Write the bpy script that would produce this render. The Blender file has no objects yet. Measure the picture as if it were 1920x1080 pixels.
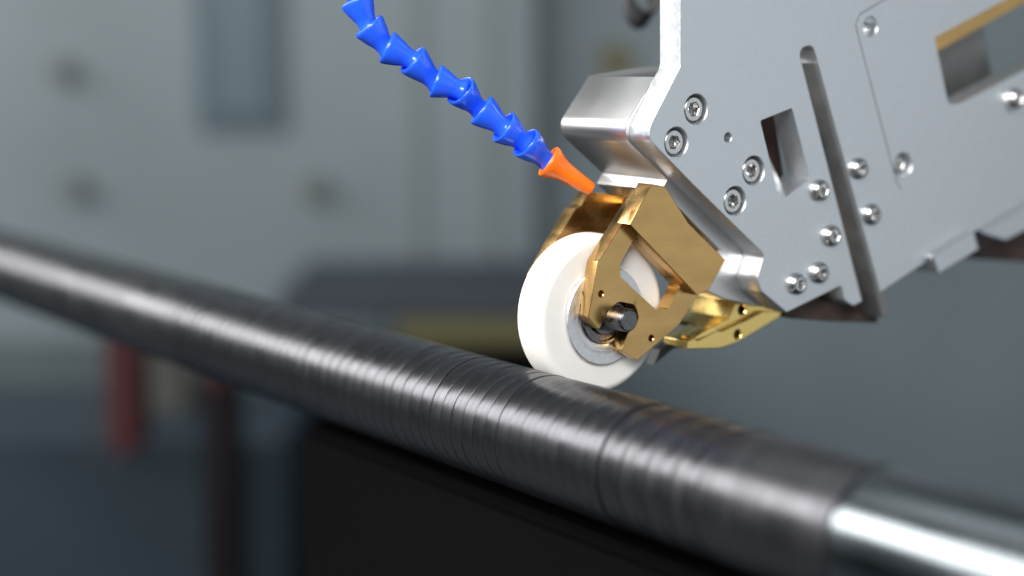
import bpy, bmesh, math, random
from mathutils import Vector, Matrix
import numpy as np
random.seed(7)
scene = bpy.context.scene
COL = scene.collection
S = 0.001                                   # everything below is written in millimetres

# ------------------------------------------------------------------ camera
# world frame: X = axis of the wound tube (towards the viewer's right), Z up, origin on the tube axis
F = 3100.0                                  # focal length in photograph pixels (1920 wide)
RX = np.array([0.58532368, -0.11799629, 0.80216773])
RY = np.array([0.81079972, 0.08518259, -0.57909217])
RZ = np.array([0.0, 0.98935373, 0.14553074])
R = np.array([RX, RY, RZ])
ROLL = np.array([0.0, 27.0, 35.0])          # roller centre (front face)
C_ = np.array([(1131-960)/F, (540-591)/F, -1.0])*534.0
CAM = ROLL - R @ C_
cam_d = bpy.data.cameras.new('camera'); cam = bpy.data.objects.new('camera', cam_d); COL.objects.link(cam)
M = Matrix([list(R[0])+[CAM[0]*S], list(R[1])+[CAM[1]*S], list(R[2])+[CAM[2]*S], [0, 0, 0, 1]])
cam.matrix_world = M
cam_d.sensor_width = 36.0; cam_d.lens = F/1920*36
cam_d.clip_start = 0.02; cam_d.clip_end = 60
cam_d.dof.use_dof = True
cam_d.dof.focus_distance = 0.526
cam_d.dof.aperture_fstop = 3.6
scene.camera = cam

def ray(u, v): return R @ (np.array([(u-960)/F, (540-v)/F, -1.0]))
def at(u, v, X=0.0):
    """survey point of the photograph on the plane X = const -> (Y, Z) in mm"""
    d = ray(u, v); t = (X-CAM[0])/d[0]; p = CAM+d*t
    return (p[1], p[2])
def deep(u, v, D):
    """survey point at distance D mm -> (X, Y, Z)"""
    return Vector(CAM+ray(u, v)*D)

# ------------------------------------------------------------------ world, lamps, exposure
scene.view_settings.view_transform = 'Standard'
scene.view_settings.look = 'None'
scene.view_settings.exposure = 0.0
scene.view_settings.gamma = 1.0
w = bpy.data.worlds.new('World'); scene.world = w; w.use_nodes = True
bg = w.node_tree.nodes['Background']
bg.inputs[0].default_value = (0.62, 0.72, 0.80, 1); bg.inputs[1].default_value = 0.24

def area(name, loc, target, sx, sy, power, col):
    l = bpy.data.lights.new(name, 'AREA'); l.shape = 'RECTANGLE'; l.size = sx; l.size_y = sy
    l.energy = power; l.color = col
    o = bpy.data.objects.new(name, l); COL.objects.link(o)
    o.location = loc
    d = Vector(target)-Vector(loc)
    q = d.to_track_quat('-Z', 'Y'); o.rotation_euler = q.to_euler()
    return o
# one long row of hall lamps overhead on the near side, added fills to the right and near the camera, a weaker lamp over the hall
LAMP1 = area('ceiling_lamp', (-2.6, -1.27, 0.93), (-2.6, 0, 0), 9.0, 0.80, 205, (1.0, 0.985, 0.97))
LAMP2 = area('side_fill', (1.7, 1.3, 0.0), (0, 0.1, 0.05), 1.6, 1.6, 5.4, (0.88, 0.95, 1.0))  # added fill, brightens the front faces of the plate and brass
LAMP4 = area('key_fill', (1.15, -0.85, 0.95), (0, 0.05, 0.05), 0.6, 0.5, 18, (0.97, 0.985, 1.0))  # added fill above the camera for the roller and plate faces
LAMP3 = area('hall_lamp', (-1.2, 0.2, 2.2), (-2.2, 2.0, -0.2), 1.5, 1.5, 9, (0.95, 1.0, 1.0))

# ------------------------------------------------------------------ materials
def mat(name, base, metal=0.0, rough=0.5, noise=0.0, nscale=200.0, bump=0.0, bscale=400.0, stretch=(1, 1, 1),
        rvar=0.0, spec=0.5, aniso=0.0, sss=0.0, coat=0.0):
    m = bpy.data.materials.new(name); m.use_nodes = True
    nt = m.node_tree; b = nt.nodes['Principled BSDF']
    b.inputs['Base Color'].default_value = (*base, 1); b.inputs['Metallic'].default_value = metal
    b.inputs['Roughness'].default_value = rough; b.inputs['Specular IOR Level'].default_value = spec
    if sss: b.inputs['Subsurface Weight'].default_value = sss; b.inputs['Subsurface Radius'].default_value = (1, .8, .6); b.inputs['Subsurface Scale'].default_value = 0.002
    if coat: b.inputs['Coat Weight'].default_value = coat; b.inputs['Coat Roughness'].default_value = 0.15
    tc = nt.nodes.new('ShaderNodeTexCoord'); mp = nt.nodes.new('ShaderNodeMapping')
    mp.inputs['Scale'].default_value = stretch
    nt.links.new(tc.outputs['Object'], mp.inputs['Vector'])
    if noise or rvar:
        n = nt.nodes.new('ShaderNodeTexNoise'); n.inputs['Scale'].default_value = nscale; n.inputs['Detail'].default_value = 6
        nt.links.new(mp.outputs[0], n.inputs['Vector'])
        if noise:
            r = nt.nodes.new('ShaderNodeMix'); r.data_type = 'RGBA'
            r.inputs['A'].default_value = (*[max(0, c*(1-noise)) for c in base], 1)
            r.inputs['B'].default_value = (*[min(1, c*(1+noise)) for c in base], 1)
            mr = nt.nodes.new('ShaderNodeMapRange'); mr.inputs[1].default_value = 0.3; mr.inputs[2].default_value = 0.7
            nt.links.new(n.outputs[0], mr.inputs[0]); nt.links.new(mr.outputs[0], r.inputs['Factor'])
            nt.links.new(r.outputs['Result'], b.inputs['Base Color'])
        if rvar:
            m2 = nt.nodes.new('ShaderNodeMapRange'); m2.inputs[1].default_value = 0.3; m2.inputs[2].default_value = 0.7
            m2.inputs[3].default_value = rough-rvar; m2.inputs[4].default_value = rough+rvar
            nt.links.new(n.outputs[0], m2.inputs[0]); nt.links.new(m2.outputs[0], b.inputs['Roughness'])
    if bump:
        n = nt.nodes.new('ShaderNodeTexNoise'); n.inputs['Scale'].default_value = bscale; n.inputs['Detail'].default_value = 4
        nt.links.new(mp.outputs[0], n.inputs['Vector'])
        bp = nt.nodes.new('ShaderNodeBump'); bp.inputs['Strength'].default_value = bump; bp.inputs['Distance'].default_value = 0.0002
        nt.links.new(n.outputs[0], bp.inputs['Height']); nt.links.new(bp.outputs[0], b.inputs['Normal'])
    return m

ALU = mat('blasted_aluminium', (0.68, 0.70, 0.72), 0.9, 0.38, noise=0.05, nscale=650, bump=0.25, bscale=2600, rvar=0.05)
ALU2 = mat('machined_aluminium', (0.66, 0.65, 0.64), 1.0, 0.36, noise=0.02, nscale=25, rvar=0.05)
STEEL = mat('screw_steel', (0.58, 0.57, 0.56), 1.0, 0.24, noise=0.12, nscale=900, rvar=0.08)
HUBM = mat('hub_aluminium', (0.74, 0.74, 0.75), 0.9, 0.42, noise=0.12, nscale=500, bump=0.3, bscale=900, rvar=0.1)
DARK = mat('dark_steel', (0.16, 0.155, 0.16), 1.0, 0.30, noise=0.3, nscale=700, bump=0.3, bscale=1200, rvar=0.1)
GREYSTEEL = mat('grey_steel', (0.22, 0.215, 0.21), 0.7, 0.42, noise=0.12, nscale=120, rvar=0.06)
BRASS = mat('brass', (0.58, 0.365, 0.14), 1.0, 0.26, noise=0.14, nscale=60, bump=0.012, bscale=1500, stretch=(1, 1, 3), rvar=0.05)
BRASS2 = mat('bright_brass', (0.80, 0.58, 0.20), 1.0, 0.26, noise=0.08, nscale=120, bump=0.02, bscale=600, rvar=0.06)
WHITE = mat("white_silicone", (0.79, 0.76, 0.715), 0.0, 0.55, noise=0.03, nscale=60, bump=0.08, bscale=700, sss=0.15)
BLUE = mat('blue_plastic', (0.022, 0.12, 0.88), 0.0, 0.2, noise=0.06, nscale=200, bump=0.05, bscale=260, sss=0.1)
ORANGE = mat('orange_plastic', (0.95, 0.17, 0.008), 0.0, 0.30, noise=0.04, nscale=200, bump=0.1, bscale=300)
BROWN = mat('brown_casting', (0.07, 0.04, 0.032), 0.3, 0.5, noise=0.4, nscale=90)
BLACK = mat('black_rubber', (0.02, 0.02, 0.022), 0.0, 0.55, noise=0.2, nscale=150)

def carbon(name, base, rough, fine=1.0, spec=0.5):
    """fibres run round the tube: noise squeezed along X"""
    m = bpy.data.materials.new(name); m.use_nodes = True
    nt = m.node_tree; b = nt.nodes['Principled BSDF']; L = nt.links
    b.inputs['Specular IOR Level'].default_value = spec
    b.inputs['IOR'].default_value = 1.7
    geo = nt.nodes.new('ShaderNodeTexCoord'); sp = nt.nodes.new('ShaderNodeSeparateXYZ'); L.new(geo.outputs['Object'], sp.inputs[0])
    at2 = nt.nodes.new('ShaderNodeMath'); at2.operation = 'ARCTAN2'; L.new(sp.outputs[1], at2.inputs[0]); L.new(sp.outputs[2], at2.inputs[1])
    cs = nt.nodes.new('ShaderNodeMath'); cs.operation = 'MULTIPLY'; cs.inputs[1].default_value = 0.5; L.new(at2.outputs[0], cs.inputs[0])
    cx = nt.nodes.new('ShaderNodeMath'); cx.operation = 'MULTIPLY'; cx.inputs[1].default_value = 1400*fine; L.new(sp.outputs[0], cx.inputs[0])
    cb = nt.nodes.new('ShaderNodeCombineXYZ'); L.new(cx.outputs[0], cb.inputs[0]); L.new(cs.outputs[0], cb.inputs[1])
    n = nt.nodes.new('ShaderNodeTexNoise'); n.inputs['Scale'].default_value = 1.0; n.inputs['Detail'].default_value = 5; n.inputs['Roughness'].default_value = 0.65
    L.new(cb.outputs[0], n.inputs['Vector'])
    n2 = nt.nodes.new('ShaderNodeTexNoise'); n2.inputs['Scale'].default_value = 60; n2.inputs['Detail'].default_value = 3; L.new(geo.outputs['Object'], n2.inputs['Vector'])
    mr = nt.nodes.new('ShaderNodeMapRange'); mr.inputs[1].default_value = 0.3; mr.inputs[2].default_value = 0.7
    mr.inputs[3].default_value = rough-0.06; mr.inputs[4].default_value = rough+0.08; L.new(n2.outputs[0], mr.inputs[0]); L.new(mr.outputs[0], b.inputs['Roughness'])
    mx = nt.nodes.new('ShaderNodeMix'); mx.data_type = 'RGBA'; mx.inputs['A'].default_value = (*[c*0.72 for c in base], 1); mx.inputs['B'].default_value = (*[c*1.35 for c in base], 1)
    m2 = nt.nodes.new('ShaderNodeMapRange'); m2.inputs[1].default_value = 0.35; m2.inputs[2].default_value = 0.65; L.new(n.outputs[0], m2.inputs[0]); L.new(m2.outputs[0], mx.inputs['Factor'])
    L.new(mx.outputs['Result'], b.inputs['Base Color'])
    b.inputs['Metallic'].default_value = 0.85
    bp = nt.nodes.new('ShaderNodeBump'); bp.inputs['Strength'].default_value = 0.15; bp.inputs['Distance'].default_value = 0.0002
    L.new(n.outputs[0], bp.inputs['Height']); L.new(bp.outputs[0], b.inputs['Normal'])
    return m
CARBON = carbon('carbon_fibre', (0.060, 0.060, 0.067), 0.28, 1.0, 0.8)
CARBON2 = carbon('carbon_fibre_outer', (0.066, 0.066, 0.072), 0.31, 0.6, 0.8)

# ------------------------------------------------------------------ mesh helpers
def finish(me, ang=28):
    bm = bmesh.new(); bm.from_mesh(me)
    for f in bm.faces: f.smooth = True
    for e in bm.edges:
        if len(e.link_faces) == 2:
            g = e.calc_face_angle(0)
            e.smooth = g < math.radians(ang) and not (g > 0.03 and max(len(f.verts) for f in e.link_faces) > 4)
    bm.to_mesh(me); bm.free()

def link(name, me, m, parent=None, loc=None, ang=28):
    """mesh in mm, world frame (or local when loc is given) -> object"""
    base = Vector((0, 0, 0))
    if parent is not None and loc is None:
        base = parent['_o'].copy() if False else ORG[parent.name]
    me.transform(Matrix.Translation(-base))
    me.transform(Matrix.Scale(S, 4))
    finish(me, ang)
    me.name = name
    o = bpy.data.objects.new(name, me); COL.objects.link(o)
    if m is not None and len(me.materials) == 0: me.materials.append(m)
    if parent is not None:
        o.parent = parent
        b = ORG[parent.name]
        o.location = (Vector(loc)-b)*S if loc is not None else (0, 0, 0)
    elif loc is not None: o.location = Vector(loc)*S
    ORG[o.name] = (Vector(loc) if loc is not None else base)
    return o
ORG = {}
def thing(name, loc, label, cat, group=None):
    o = bpy.data.objects.new(name, None); COL.objects.link(o)
    o.location = Vector(loc)*S; o.empty_display_size = 0.02
    ORG[o.name] = Vector(loc)
    o['label'] = label; o['category'] = cat
    if group: o['group'] = group
    return o
def dup(o, loc, label=None):
    c = o.copy(); COL.objects.link(c)
    ORG[c.name] = Vector(loc)
    b = ORG[o.parent.name] if o.parent else Vector((0, 0, 0))
    c.location = (Vector(loc)-b)*S
    if label: c['label'] = label
    return c

def fillet(pts):
    """pts: (y, z) or (y, z, r)"""
    out = []; n = len(pts)
    for i, p in enumerate(pts):
        r = p[2] if len(p) > 2 else 0
        P = Vector(p[:2])
        if r <= 0: out.append(P); continue
        A = Vector(pts[i-1][:2])-P; B = Vector(pts[(i+1) % n][:2])-P
        la, lb = A.length, B.length; A.normalize(); B.normalize()
        ang = A.angle(B); t = min(r/math.tan(ang/2), la*0.49, lb*0.49); r = t*math.tan(ang/2)
        c = P+(A+B).normalized()*(r/math.sin(ang/2))
        s = P+A*t; e = P+B*t
        a0 = math.atan2(*(s-c).yx); a1 = math.atan2(*(e-c).yx)
        d = (a1-a0+math.pi) % (2*math.pi)-math.pi
        k = max(3, int(abs(d)/math.radians(9)))
        for j in range(k+1):
            a = a0+d*j/k; out.append(c+Vector((math.cos(a), math.sin(a)))*r)
    return out

def prism_bm(poly, x0, x1):
    bm = bmesh.new()
    a = [bm.verts.new((x0, p[0], p[1])) for p in poly]; b = [bm.verts.new((x1, p[0], p[1])) for p in poly]
    bm.faces.new(a); bm.faces.new(b)
    n = len(poly)
    for i in range(n): bm.faces.new((a[i], a[(i+1) % n], b[(i+1) % n], b[i]))
    bmesh.ops.recalc_face_normals(bm, faces=bm.faces)
    return bm
def to_mesh(bm, name='part'):
    me = bpy.data.meshes.new(name); bm.to_mesh(me); bm.free(); return me

def carve(me, cuts, bevel=0.3, segs=2):
    """boolean the cutter meshes out, bevel, and return the evaluated mesh"""
    o = bpy.data.objects.new('work', me); COL.objects.link(o)
    tmp = []
    if bevel:
        md = o.modifiers.new('v', 'BEVEL'); md.width = bevel; md.segments = segs; md.limit_method = 'ANGLE'; md.angle_limit = math.radians(32)
        md.use_clamp_overlap = True
    for c in cuts:
        k = bpy.data.objects.new('work_cut', c); COL.objects.link(k); tmp.append(k)
        md = o.modifiers.new('b', 'BOOLEAN'); md.operation = 'DIFFERENCE'; md.object = k; md.solver = 'EXACT'
    dg = bpy.context.evaluated_depsgraph_get(); dg.update()
    r = bpy.data.meshes.new_from_object(o.evaluated_get(dg))
    for k in tmp: bpy.data.objects.remove(k, do_unlink=True)
    bpy.data.objects.remove(o, do_unlink=True)
    return r
def px(pts, X): return [(*at(p[0], p[1], X), *(p[2:3])) for p in pts]
def slab(name, pts, X, x0, x1, m, parent, cuts=(), bevel=0.3, segs=2, ang=28):
    me = to_mesh(prism_bm(fillet(px(pts, X)), x0, x1))
    me = carve(me, cuts, bevel, segs)
    return link(name, me, m, parent, ang=ang)
def cut_poly(pts, X, x0, x1): return to_mesh(prism_bm(fillet(px(pts, X)), x0, x1))
def cut_hole(u, v, X, r, x0, x1, seg=40):
    y, z = at(u, v, X)
    me = lathe([(x0, 0), (x0, r), (X-0.3, r), (X+0.3, r+0.6), (x1, r+0.6), (x1, 0)], seg)
    me.transform(Matrix.Translation((0, y, z))); return me

def frame(axis):
    axis = Vector(axis).normalized()
    q = Vector((1, 0, 0)).rotation_difference(axis)
    return q.to_matrix().to_4x4()
def lathe(prof, seg=64, wob=0):
    """prof: (x, r) pairs round the X axis; closed when the ends reach r = 0"""
    bm = bmesh.new(); rings = []
    for x, r in prof:
        if r < 1e-6: rings.append([bm.verts.new((x, 0, 0))])
        else: rings.append([bm.verts.new((x, r*math.cos(2*math.pi*i/seg), r*math.sin(2*math.pi*i/seg))) for i in range(seg)])
    for a, b in zip(rings, rings[1:]):
        for i in range(seg):
            j = (i+1) % seg
            if len(a) == 1 and len(b) == 1: continue
            if len(a) == 1: bm.faces.new((a[0], b[j], b[i]))
            elif len(b) == 1: bm.faces.new((a[i], a[j], b[0]))
            else: bm.faces.new((a[i], a[j], b[j], b[i]))
    bmesh.ops.recalc_face_normals(bm, faces=bm.faces)
    return to_mesh(bm)
def arc(cx, cr, r, a0, a1, n=6):
    return [(cx+r*math.cos(math.radians(a0+(a1-a0)*i/n)), cr+r*math.sin(math.radians(a0+(a1-a0)*i/n))) for i in range(n+1)]
def tube(path, r, seg=12, closed=False):
    bm = bmesh.new(); rings = []; n = len(path); prev = None
    for i, p in enumerate(path):
        p = Vector(p); q0 = Vector(path[max(0, i-1)]); q1 = Vector(path[min(n-1, i+1)])
        t = (q1-q0).normalized()
        if prev is None: u = t.orthogonal().normalized()
        else: u = (prev-t*prev.dot(t)).normalized()
        prev = u; v = t.cross(u)
        rings.append([bm.verts.new(p+u*r*math.cos(2*math.pi*k/seg)+v*r*math.sin(2*math.pi*k/seg)) for k in range(seg)])
    for a, b in zip(rings, rings[1:]):
        for k in range(seg): bm.faces.new((a[k], a[(k+1) % seg], b[(k+1) % seg], b[k]))
    bm.faces.new(rings[0][::-1]); bm.faces.new(rings[-1])
    bmesh.ops.recalc_face_normals(bm, faces=bm.faces)
    return to_mesh(bm)
def spline(pts, n=10):
    P = [Vector(p) for p in pts]; P = [P[0]*2-P[1]]+P+[P[-1]*2-P[-2]]; out = []
    for i in range(1, len(P)-2):
        for j in range(n):
            t = j/n; a, b, c, d = P[i-1:i+3]
            out.append(0.5*((2*b)+(c-a)*t+(2*a-5*b+4*c-d)*t*t+(3*b-a-3*c+d)*t**3))
    out.append(P[-2]); return out
def box_me(x0, x1, y0, y1, z0, z1, bev=0):
    bm = bmesh.new()
    bmesh.ops.create_cube(bm, size=1)
    for v in bm.verts: v.co = Vector((x0 if v.co.x < 0 else x1, y0 if v.co.y < 0 else y1, z0 if v.co.z < 0 else z1))
    if bev: bmesh.ops.bevel(bm, geom=list(bm.edges), offset=bev, segments=2, affect='EDGES')
    return to_mesh(bm)

# ================================================================== THE TUBE
tubeT = thing('carbon_tube', (0, 0, 0), 'long black carbon fibre tube crossing the picture under the white roller', 'tube')
XL, XE = -1400, 141                         # far end beyond the frame, near end of the wound carbon
R0, R1, R2 = 18.55, 18.75, 19.25             # mandrel, first layers, outer wound layer
bare = lathe([(XL, 0), (XL, R1), (XL+1, R1)]+[(x, R2+0.1) for x in range(XL+50, -249, 50)]+[(-236, R2+0.08), (-228, R1)]+[(x, R1) for x in range(-200, 101, 50)]+[(XE-1.2, R1), (XE-0.4, R1-0.1), (XE, R1-0.7), (XE, 0)], 160)
link('carbon_shell', bare, CARBON2, tubeT)
mand = lathe([(XE+0.1, 0), (XE+0.1, R0-0.6), (XE+1.4, R0-0.1), (XE+3, R0), (XE+60, R0), (XE+120, R0), (XE+170, R0), (XE+170, 0)], 128)
MANDREL = mat('mandrel_steel', (0.19, 0.21, 0.22), 1.0, 0.24, noise=0.05, nscale=30, rvar=0.05)
link('mandrel', mand, MANDREL, tubeT)
# hoop wound tape: every turn its own low conical band, slightly tilted like a helix
def wrap_mesh(wd, r, lift, seed):
    rnd = random.Random(seed)
    prof = [(-wd/2-0.1, r-0.3), (-wd/2-0.1, r-0.05), (-wd/2+0.15, r+lift*0.15), (-wd/2+wd*0.28, r+lift*0.5), (wd*0.1, r+lift*0.75), (wd/2-0.35, r+lift), (wd/2-0.12, r+lift*0.95), (wd/2, r+lift*0.5), (wd/2+0.05, r-0.3)]
    me = lathe(prof, 128)
    ph = rnd.random()*6; ph2 = rnd.random()*6
    tan = math.tan(wd/(2*math.pi*r))
    for v in me.vertices:
        a = math.atan2(v.co.z, v.co.y)
        k = 1+0.0016*math.sin(3*a+ph)*(v.co.x > 0)+0.001*math.sin(7*a+ph2)
        v.co.y *= k; v.co.z *= k
        v.co.x += v.co.y*tan
        v.co.x += 0.12*math.sin(5*a+ph2)*(1 if v.co.x > 0 else 0.4)
    me.transform(Matrix.Scale(S, 4)); finish(me, 40); me.name = 'tape_wrap'; me.materials.append(CARBON)
    return me
PITCH = 6.2
wraps = [wrap_mesh(PITCH, R2-0.12, l, i) for i, l in enumerate((0.10, 0.17, 0.07, 0.20, 0.12, 0.16))]
wraps_flat = [wrap_mesh(PITCH+0.12, R2+0.02, l, i+20) for i, l in enumerate((0.02, 0.045, 0.01, 0.03))]
x = 52.0; k = 0
rnd = random.Random(3)
while x > -235:
    fl = x > 12
    me = rnd.choice(wraps_flat if fl else wraps)
    o = bpy.data.objects.new('tape_wrap', me); COL.objects.link(o); o.parent = tubeT
    o.location = (x*S, 0, 0); o.rotation_euler = (rnd.choice((0, 1, 2, 3, 4))*0.02+rnd.uniform(-0.5, 0.5), 0, 0)
    x -= PITCH; k += 1
# raised narrow turns close to the near end
nm = wrap_mesh(5.2, R1+0.1, 0.28, 77)
for xx in (62, 72.5, 83, 93.5):
    o = bpy.data.objects.new('tape_wrap', nm); COL.objects.link(o); o.parent = tubeT; o.location = (xx*S, 0, 0)

# ================================================================== WINDING HEAD
head = thing('winding_head', (0, 60, 80), 'silver aluminium winding head with brass fork pressing a white roller on the tube', 'machine head')
YR, ZR = ROLL[1], ROLL[2]
rc = (0, YR, ZR)
RR, RWD = 26.0, 13.0
# roller
prof = [(-RWD, 13.9)]+arc(-RWD+2.6, RR-2.6, 2.6, 180, 90, 7)+arc(-3.0, RR-3.0, 3.0, 90, 0, 8)+[(0, 15.9), (0, 13.9)]
prof.append((-RWD, 13.9))
rol = link('roller', lathe(prof, 128), WHITE, head, loc=rc)
prof = [(-RWD-0.6, 4), (-RWD-0.6, 14.0), (-0.1, 14.2), (0.4, 15.9), (1.2, 15.95), (1.6, 15.6), (1.6, 13.2), (1.3, 13.1), (1.3, 11.9), (1.35, 11.7), (1.2, 11.6), (1.2, 10.9), (0.2, 10.7), (0.2, 4)]
link('hub', lathe(prof, 96), HUBM, rol, loc=rc)
prof = [(-1, 4), (-1, 9.4), (0.9, 9.4), (1.3, 9.1), (1.3, 8.3), (0.6, 8.1), (0.6, 6.3), (1.6, 6.2), (1.9, 5.9), (1.9, 4)]
link('bearing', lathe(prof, 80), DARK, rol, loc=rc)
prof = [(-22, 0), (-22, 3.9)]
for i in range(4):
    x0 = 2.0+i*1.15; prof += [(x0, 4.0), (x0+0.25, 4.7), (x0+0.6, 4.75), (x0+0.85, 4.1)]
prof += [(7.2, 3.75), (12.2, 3.75), (12.9, 3.5), (13.2, 3.1), (13.2, 0)]
link('axle', lathe(prof, 64), DARK, head, loc=rc)

# --- aluminium side plate
XF, XB = 16.0, 6.0
P = [(1276, -120), (1276, 125, 3), (1219, 236, 4), (1217, 262, 3), (1300, 347), (1433, 478, 2.2), (1419, 524, 3.2), (1428, 547, 1),
     (1475, 586, 1), (1577, 536, 1), (1583, 563, 1.5), (1600, 574, 1), (1617, 565),
     (1497, 92, 2.6), (1524, 84, 2.6), (1650, 549), (1720, 502), (1837, 430), (1920, 380), (2250, 190), (2250, -400), (1276, -400)]
big = [(1413, 320), (1378, 377), (1268, 267), (1305, 205)]
small = [(1538, 356), (1560, 441), (1495, 531), (1537, 510), (1611, 315), (1635, 401)]
cuts = []
cuts.append(cut_poly([(1425, 226, 0.8), (1485, 202, 0.8), (1519, 335, 1), (1474, 369, 1.2), (1457, 358, 0.8)], XF, XB-3, XF+3))
for u, v in big: cuts.append(cut_hole(u, v, XF, 4.8, XF-4.6, XF+3))
cuts.append(cut_hole(1365, 258, XF, 1.5, XF-5, XF+3, 24))
cuts.append(cut_hole(1632, 50, XF, 3.3, XF-5, XF+3))
cuts.append(cut_hole(1693, 310, XF, 4.4, XF-3.2, XF+3))
cuts.append(cut_poly([(1752, 70, 1), (1925, -22), (2040, -80), (2040, 70), (1800, 194, 2.5), (1778, 196, 2.5)], XF, XB-3, XF+3))
# engraved seam of the cover
line = [(1760, -60), (1664, -4), (1612, 27), (1604, 47), (1680, 338), (1688, 353), (1698, 357)]
ys = [Vector(at(u, v, XF)) for u, v in line]
off = []
for i, p in enumerate(ys):
    t = (ys[min(i+1, len(ys)-1)]-ys[max(i-1, 0)]).normalized(); n = Vector((-t.y, t.x))*0.24
    off.append((p+n, p-n))
seam = [a for a, b in off]+[b for a, b in off][::-1]
cuts.append(to_mesh(prism_bm(seam, XF-0.8, XF+1)))
me = to_mesh(prism_bm(fillet(px(P, XF)), XB, XF))
sp = link('side_plate', carve(me, cuts, 0.3, 2), ALU, head, ang=24)

# --- nose block behind the plate
N = [(1340, 125), (1227, 144, 1.2), (1161, 250, 5.5), (1251, 337, 0.4), (1240, 357, 0.4), (1300, 420), (1400, 520), (1500, 420), (1400, 200)]
nb = slab('nose_block', N, XB, -27.5, XB-0.05, ALU2, head, bevel=0.5, segs=2)
# inner aluminium block by the lower corner
slab('clamp_block', [(1346, 455), (1400, 500, 1), (1392, 520), (1402, 545, 1), (1440, 575), (1405, 572, 1), (1350, 560, 2), (1318, 545)], 4, -10, XB-0.1, ALU2, head, bevel=0.4)

# --- grey steel rail in the slot and the brown casting under it
slab('slot_rail', [(1527, 118), (1655, 596, 0.5), (1668, 590, 0.5), (1668, 520), (1560, 118)], XF-0.25, XB-4, XF-0.25, GREYSTEEL, head, bevel=0.3)
slab('lower_casting', [(1466, 592), (1500, 560), (1545, 535), (1610, 540), (1640, 560), (1648, 606, 1), (1560, 603), (1480, 597)], 5, -18, 5, BROWN, head, bevel=0.5)
slab('lower_casting', [(1478, 598), (1500, 575), (1560, 570), (1570, 600), (1540, 606)], -5, -24, -18.2, DARK, head, bevel=0.5)
slab('edge_bracket', [(1749, 481, 0.5), (1826, 433, 0.5), (1836, 468, 0.5), (1760, 514, 0.5)], XF+3, XB, XF+3, ALU, head, bevel=0.5)
slab('rear_casting', [(1800, 430), (1950, 380), (1990, 460), (1930, 492), (1835, 486, 1)], -4, -24, -4, BROWN, head, bevel=1)
slab('rear_bracket', [(1836, 430), (1925, 372), (1990, 350), (1990, 400), (1890, 452, 1), (1850, 440)], 13, -2, 12, ALU, head, bevel=0.5)
# brass bar and dark block seen through the opening
slab('brass_bar', [(1700, 90), (1960, -60), (1990, -30), (1880, 28), (1740, 108)], 4, -14, 4, BRASS, head, bevel=0.4)
slab('inner_block', [(1690, 110), (1840, 20), (1862, 150), (1830, 260), (1720, 260)], -4, -22, -4, GREYSTEEL, head, bevel=0.6)
slab('window_backing', [(1400, 190), (1448, 180), (1470, 330), (1446, 345), (1415, 330)], -3, -14, -3, BROWN, head, bevel=0.5)

# --- screws
def hexr(a, r):
    k = math.pi/3; b = (a % k)-k/2
    return r*math.cos(math.pi/6)/math.cos(b)
def screw_mesh(R_, h, dome, sock, depth, seg=48):
    if dome: prof = [(-1.2, R_*0.96), (0, R_*0.985), (0.35, R_), (h*0.45, R_*0.97), (h*0.75, R_*0.86), (h*0.95, R_*0.70), (h, R_*0.60)]
    else: prof = [(-1.2, R_), (h*0.55, R_), (h*0.8, R_*0.985), (h*0.93, R_*0.94), (h, R_*0.87), (h, R_*0.7)]
    bm = bmesh.new(); rings = []
    for x, r in prof: rings.append([bm.verts.new((x, r*math.cos(2*math.pi*i/seg), r*math.sin(2*math.pi*i/seg))) for i in range(seg)])
    for x, r in ((h, sock*1.12), (h-0.25, sock), (h-depth, sock), (h-depth-0.5, sock*0.3)):
        rings.append([bm.verts.new((x, hexr(2*math.pi*i/seg, r)*math.cos(2*math.pi*i/seg), hexr(2*math.pi*i/seg, r)*math.sin(2*math.pi*i/seg))) for i in range(seg)])
    for a, b in zip(rings, rings[1:]):
        for i in range(seg): bm.faces.new((a[i], a[(i+1) % seg], b[(i+1) % seg], b[i]))
    bm.faces.new(rings[-1]); bm.faces.new(rings[0][::-1])
    bmesh.ops.recalc_face_normals(bm, faces=bm.faces)
    return to_mesh(bm)
proto = None
for i, (u, v) in enumerate(big):
    loc = (XF-4.6, *at(u, v, XF))
    if proto is None: proto = link('socket_screw', screw_mesh(4.15, 3.6, False, 2.3, 2.7), STEEL, head, loc=(XF-4.6, *at(u, v, XF))); o = proto
    else: o = dup(proto, loc)
    o.rotation_euler = (0.4+i*1.3, 0, 0)
proto = None
for i, (u, v) in enumerate(small):
    loc = (XF, *at(u-3, v+1, XF))
    if proto is None: proto = link('button_screw', screw_mesh(3.8, 2.6, True, 1.75, 1.6), STEEL, head, loc=loc); o = proto
    else: o = dup(proto, loc)
    o.rotation_euler = (0.2+i*0.9, 0, 0)
o = dup(proto, (XF-3.2, *at(1690, 309, XF)))
o = dup(proto, (XF+1, *at(1902, 185, XF+1)))
link('screw_boss', lathe([(-6, 0), (-6, 4.6), (0, 4.6), (0.8, 4.2), (0.8, 0)], 40), ALU, head, loc=(XF+0.2, *at(1902, 188, XF+1)))

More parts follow.
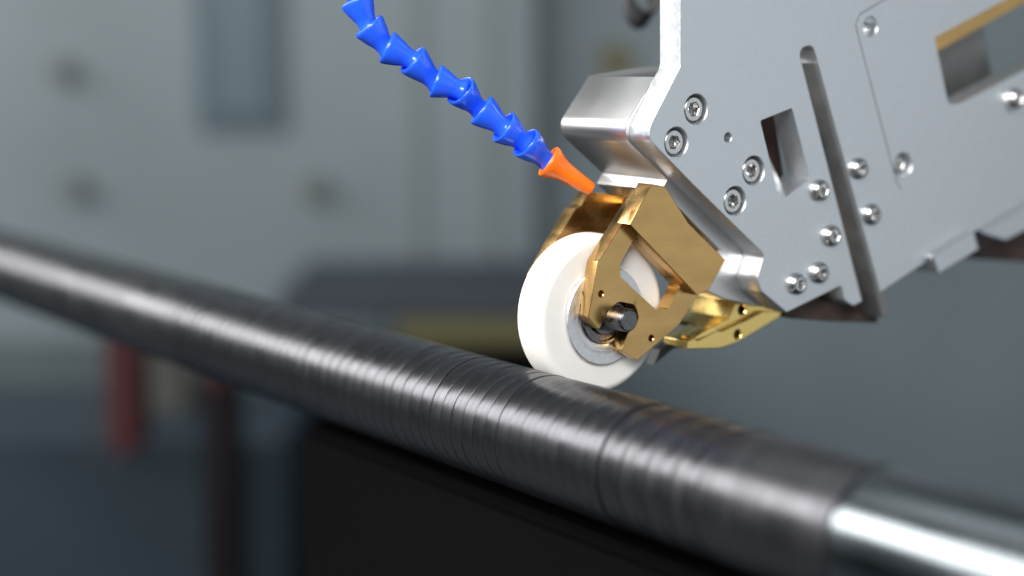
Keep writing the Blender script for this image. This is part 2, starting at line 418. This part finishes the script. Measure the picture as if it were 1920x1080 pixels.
# --- brass fork
XP, XK = 10.5, 6.5                          # proud panel, fork plate
slab('brass_panel', [(1221, 345), (1181, 421), (1307, 554, 0.6), (1328, 545, 0.5), (1361, 488), (1291, 418), (1248, 350)], XP, XK-2.5, XP, BRASS, head, bevel=0.25)
F1 = [(1205, 357), (1163, 424), (1121, 491, 0.4), (1103, 596, 1.2), (1123, 619, 0.8), (1146, 578, 1.5), (1160, 566, 3), (1192, 572, 3), (1198, 600, 2.5), (1177, 625, 1),
      (1164, 658, 0.8), (1195, 676, 1.2), (1272, 611, 1.5), (1308, 556, 0.5), (1330, 520), (1235, 357)]
cut = cut_poly([(1186, 452, 0.5), (1163, 494, 1.2), (1163, 519, 1.2), (1229, 580, 0.8), (1253, 580, 1), (1276, 537, 0.8), (1264, 522, 0.8), (1196, 450, 0.8)], XK, XK-9, XK+3)
holes = [cut_hole(1127, 551, XK, 0.95, XK-4, XK+2, 20), cut_hole(1221, 634, XK, 0.95, XK-4, XK+2, 20)]
fk = slab('fork_plate', F1, XK, XK-5.6, XK, BRASS, head, cuts=[cut]+holes, bevel=0.22)
# back arm of the fork and cross web
slab('fork_back_arm', [(1125, 361), (1103, 361), (1090, 385, 0.4), (1079, 391, 0.4), (1050, 440, 0.4), (1045, 447), (1005, 520), (1130, 560), (1240, 420), (1215, 375)], -19, -24.5, -19, BRASS, head, bevel=0.3)
slab('fork_web', [(1256, 376), (1247, 390), (1310, 465), (1330, 455), (1290, 361)], XK-3, -19.1, XK-3, BRASS, head, bevel=0.3)
# --- golden guide chute below
slab('guide_body', [(1379, 568, 0.3), (1366, 597, 0.3), (1338, 613), (1350, 624), (1400, 604), (1450, 586), (1474, 584), (1430, 574)], 2, -18, 2, BRASS2, head,
     cuts=[cut_hole(1391, 581, 2, 1.7, -8, 5, 28)], bevel=0.3)
slab('guide_plate', [(1287, 655, 0.5), (1289, 640, 0.5), (1337, 616, 0.5), (1352, 622), (1400, 600), (1430, 584), (1477, 585), (1423, 618), (1385, 641, 8), (1350, 653, 8)], 4, -8, 4, BRASS2, head,
     cuts=[cut_hole(1383, 627, 4, 1.6, -6, 6, 28)], bevel=0.3)
slab('guide_rib', [(1300, 634), (1340, 611), (1352, 618), (1310, 640)], 4.6, -2, 4.6, BRASS2, head, bevel=0.3)
slab('carbon_tape', [(1292, 640), (1258, 642), (1238, 656), (1226, 684), (1238, 674), (1262, 654), (1290, 650)], -10, -14, -10, BLACK, head, bevel=0)

# ================================================================== COOLANT HOSE
pts = [(655, -55), (668, 0), (690, 47), (724, 88), (772, 111), (815, 151), (862, 168), (901, 205), (943, 237), (984, 266), (1026, 301), (1110, 356)]
HD = [520, 520, 520, 520, 520, 521, 521, 522, 522, 523, 524, 527]
W = [deep(u, v, d) for (u, v), d in zip(pts, HD)]
hose = thing('coolant_hose', W[-1], 'blue ball jointed plastic hose ending in an orange nozzle beside the silver nose', 'hose')
RS = 5.3
segprof = [(3.2, 3.3), (1.6, 4.0), (0.55, 4.4), (0.1, 4.75), (0.0, 5.05), (0.25, RS), (0.9, RS+0.02), (1.6, RS-0.15), (3.2, RS-0.65), (4.8, RS-1.2), (6.2, RS-1.8), (7.4, RS-2.15), (8.2, RS-2.2),
           (8.9, 3.0), (9.6, 3.2), (10.3, 3.3), (11.0, 3.1), (11.5, 2.6), (11.5, 1.6), (3.4, 1.6), (3.2, 3.3)]
sm = lathe(segprof, 48)
for v in sm.vertices:                       # mould seam on both sides
    a = math.atan2(v.co.z, v.co.y)
    if abs(math.sin(a)) < 0.02 and 0.2 < v.co.x < 8.5: v.co.y *= 1.035
sm.transform(Matrix.Scale(S, 4)); finish(sm, 50); sm.materials.append(BLUE); sm.name = 'hose_segment'
for i in range(len(W)-2):
    a, b = W[i], W[i+1]; d = (b-a)
    d2 = (W[min(i+2, len(W)-1)]-b)
    # tilt each joint a little differently, as the photo's wavy chain does
    o = bpy.data.objects.new('hose_segment', sm); COL.objects.link(o); o.parent = hose
    L = d.length
    tilt = (Vector(R[:, 2])*(-0.30, -0.1, -0.22, -0.15, -0.25, -0.12, -0.5, -0.15, -0.25, -0.35)[i])
    q = Vector((1, 0, 0)).rotation_difference((d.normalized()+tilt).normalized())
    from mathutils import Quaternion
    o.rotation_mode = 'QUATERNION'; o.rotation_quaternion = q @ Quaternion((1, 0, 0), 0.7+i*0.45)
    s_ = L/9.0
    o.scale = (s_, 1, 1)
    o.location = (a-ORG[hose.name])*S
a, b = W[-2], W[-1]; d = b-a; L = d.length
np_ = [(2.5, 3.2), (0.6, 4.3), (0.05, 4.8), (0.0, 5.0), (0.3, 5.35), (1.0, 5.4), (2.2, 5.0), (4.0, 4.1), (6.0, 3.4), (9.0, 2.95), (L-0.6, 2.2), (L-0.1, 2.0), (L, 1.7), (L-0.1, 1.2), (L-3, 1.1), (L-3, 0)]
nz = lathe(np_, 48)
nz.transform(frame(d))
link('nozzle', nz, ORANGE, hose, loc=a, ang=50)

# ================================================================== cable behind the plate
cb = thing('cable_loop', deep(1205, 20, 640), 'dark looped cable hanging behind the silver plate at the top', 'cable')
for k in range(5):
    c0 = deep(1212-4*k, -22+8*k, 640+5*k)
    pth = []
    for i in range(33):
        a = 2*math.pi*i/32
        pth.append(c0+Vector(R.T[0]*0)+Vector((R @ np.array([math.cos(a)*(6.2-k*0.3), math.sin(a)*8.8, math.sin(a+k)*1.5]))))
    link('cable_turn', tube(pth, 1.1, 10), BLACK, cb)

# ================================================================== BACKGROUND
def bgm(name, c, rough=0.6, metal=0.0, noise=0.12, ns=3.0): return mat(name, c, metal, rough, noise=noise, nscale=ns)
CAB = bgm('cabinet_paint', (0.130, 0.164, 0.176), 0.5)
CAB2 = bgm('cabinet_side_paint', (0.125, 0.160, 0.174), 0.5)
GLASS = bgm('dark_glass', (0.036, 0.066, 0.084), 0.5)
KNOB = bgm('knob_grey', (0.085, 0.09, 0.085))
YEL = bgm('yellow_paint', (0.075, 0.066, 0.022))
NAVY = bgm('navy_paint', (0.018, 0.024, 0.036))
RED = bgm('red_paint', (0.05, 0.004, 0.006))
BLK = mat('black_paint', (0.004, 0.004, 0.0043), 0, 0.9, noise=0.2, nscale=3, spec=0.0)
FLOORM = bgm('floor_epoxy', (0.03, 0.045, 0.055), 0.6, noise=0.3, ns=2.0)
BEIGE = bgm('beige_cabinet', (0.07, 0.07, 0.06))
WALLM = bgm('wall_plaster', (0.10, 0.13, 0.145), 0.8)

FL = -1100.0
def camframe(D):
    """horizontal directions across and away from the view, at the photo's heading"""
    fw = Vector((ray(960, 540)[0], ray(960, 540)[1], 0)).normalized()
    rt = Vector((fw.y, -fw.x, 0))
    return rt, fw
rt, fw = camframe(0)
camv = Vector(CAM)
def bbox(name, u0, u1, v0, v1, D, th, m, parent=None, bev=6, tag=None):
    """upright box seen between those photo lines, its front D mm ahead of the camera, th deep"""
    def h(u): return (u-960)/F*D_eff
    # forward distance along horizontal heading; pitch is 8.4 deg
    p00 = deep(u0, v0, 1); p11 = deep(u1, v1, 1)
    def hit(u, v):
        d = Vector(ray(u, v)); t = D/d.dot(fw); return camv+d*t
    a = hit(u0, v0); b = hit(u1, v0); c = hit((u0+u1)/2, v1)
    x0 = (a-camv).dot(rt); x1 = (b-camv).dot(rt); z1 = hit((u0+u1)/2, v0).z; z0 = c.z
    bm = bmesh.new(); bmesh.ops.create_cube(bm, size=1)
    for v in bm.verts:
        xx = x0 if v.co.x < 0 else x1; yy = D if v.co.y < 0 else D+th; zz = z0 if v.co.z < 0 else z1
        v.co = Vector((camv.x, camv.y, 0))+rt*xx+fw*yy+Vector((0, 0, zz))
    bmesh.ops.recalc_face_normals(bm, faces=bm.faces)
    if bev: bmesh.ops.bevel(bm, geom=list(bm.edges), offset=bev, segments=2, affect='EDGES')
    me = to_mesh(bm)
    if parent is None and tag:
        cen = sum((v.co for v in me.vertices), Vector())/len(me.vertices); cen.z = min(v.co.z for v in me.vertices)
        me.transform(Matrix.Translation(-cen))
        o = link(name, me, m, None, loc=cen)
        if 'kind' in tag: o['kind'] = tag['kind']
        else:
            o['label'] = tag['label']; o['category'] = tag['category']
        return o
    return link(name, me, m, parent)
def zat(v, D):
    d = Vector(ray(960, v)); return camv.z+d.z*D/d.dot(fw)
# room
me = box_me(-9000, 7000, -7000, 9000, FL-20, FL); fl = link('floor', me, FLOORM); fl['kind'] = 'structure'
def plane_wall(name, u0, u1, D, th, m):
    return bbox(name, u0, u1, -3500, 1080+2200, D, th, m, bev=0, tag={'kind': 'structure'})
wl = plane_wall('wall', -4500, 6500, 3600, 120, WALLM)
# cabinet
cabT = thing('machine_cabinet', (camv+fw*2300+Vector((0, 0, FL-camv.z))), 'tall blurred grey green cabinet with a dark window in the left background', 'cabinet')
bbox('cabinet_body', -500, 1010, -900, 860, 2300, 600, CAB, cabT, 10)
bbox('window', 352, 524, -400, 246, 2290, 9, GLASS, cabT, 3)
bbox('window_pane', 392, 488, -380, 216, 2284, 5, mat('pane_grey', (0.058, 0.092, 0.108), 0, 0.5), cabT, 2)
for (u, v, r) in ((120, 130, 24), (145, 350, 24), (590, 352, 26)):
    c = camv+Vector(ray(u, v))*(2296/Vector(ray(u, v)).dot(fw))
    me = lathe([(0, 0), (0, r*0.62), (22, r*0.62), (26, r*0.5), (26, 0)], 24); me.transform(frame(-fw)); link('knob', me, KNOB, cabT, loc=c)
for u in (770, 915): bbox('door_edge', u, u+12, -500, 500, 2292, 7, mat('seam_grey', (0.115, 0.13, 0.125), 0, 0.5), cabT, 1)
bbox('lower_shade_panel', -500, 1010, 640, 860, 2285, 14, mat('lower_shade_paint', (0.055, 0.075, 0.08), 0, 0.6, noise=0.2, nscale=3), cabT, 4)  # added darker panel: light falling off lower down, put into its colour
bbox('side_panel', 1012, 2600, -900, 1080, 2390, 500, CAB2, None, 10, tag={'label': 'blurred blue grey cabinet filling the background right of the winding head', 'category': 'cabinet'})
bbox('yellow_box', 1125, 1195, 80, 150, 2100, 60, YEL, None, 10, tag={'label': 'small blurred yellow box behind the silver nose of the head', 'category': 'box'})
# table with navy cover and yellow rail
tb = thing('work_table', (camv+fw*1900+Vector((0, 0, FL-camv.z))), 'blurred navy blue table with a yellow edge behind the roller', 'table')
bbox('table_top', 520, 1080, 540, 600, 1900, 260, NAVY, tb, 8)
bbox('table_edge', 745, 1080, 602, 648, 1880, 20, YEL, tb, 3)
bbox('table_front', 560, 1080, 660, 1400, 1905, 100, BLK, tb, 8)
# red posts and other things under the tube, left
def post(u0, u1, v0, v1, D, m, name, label, cat, th=60): return bbox(name, u0, u1, v0, v1, D, th, m, None, 8, tag={'label': label, 'category': cat})
post(188, 252, 560, 858, 1480, RED, 'red_post', 'blurred dark red post below the left end of the tube', 'post')
post(372, 436, 600, 730, 1480, RED, 'red_post', 'short blurred red bracket just right of the dark red post', 'bracket')
post(268, 350, 620, 790, 1750, BEIGE, 'small_cabinet', 'blurred beige grey box between the two red pieces', 'box')
post(372, 436, 700, 1500, 1490, mat('stand_paint', (0.012, 0.010, 0.012), 0, 0.8, noise=0.3, nscale=6, spec=0.1), 'black_stand', 'blurred black upright stand under the short red bracket', 'stand')
post(-900, 540, 835, 1700, 1600, bgm('dark_blue_paint', (0.008, 0.019, 0.029)), 'blue_plinth', 'dark blue low plinth in the bottom left corner', 'plinth', 300)
# machine bed parallel with the tube
me = box_me(-158, 900, 0, 66, -900, -27, 4)
bed = link('machine_bed', me, BLK, None); bed['label'] = 'black machine bed running below the tube'; bed['category'] = 'machine bed'
link('bed_reflector', box_me(-150, 900, 24, 64, -26.9, -23.5, 0.5), mat('reflector_grey', (0.6, 0.6, 0.6), 0.3, 0.5), bed)  # unseen pale strip added to reflect a rim light onto the tube's underside
for o in list(bpy.data.objects):
    if o.get('_o') is not None: del o['_o']
scene.render.engine = 'CYCLES'
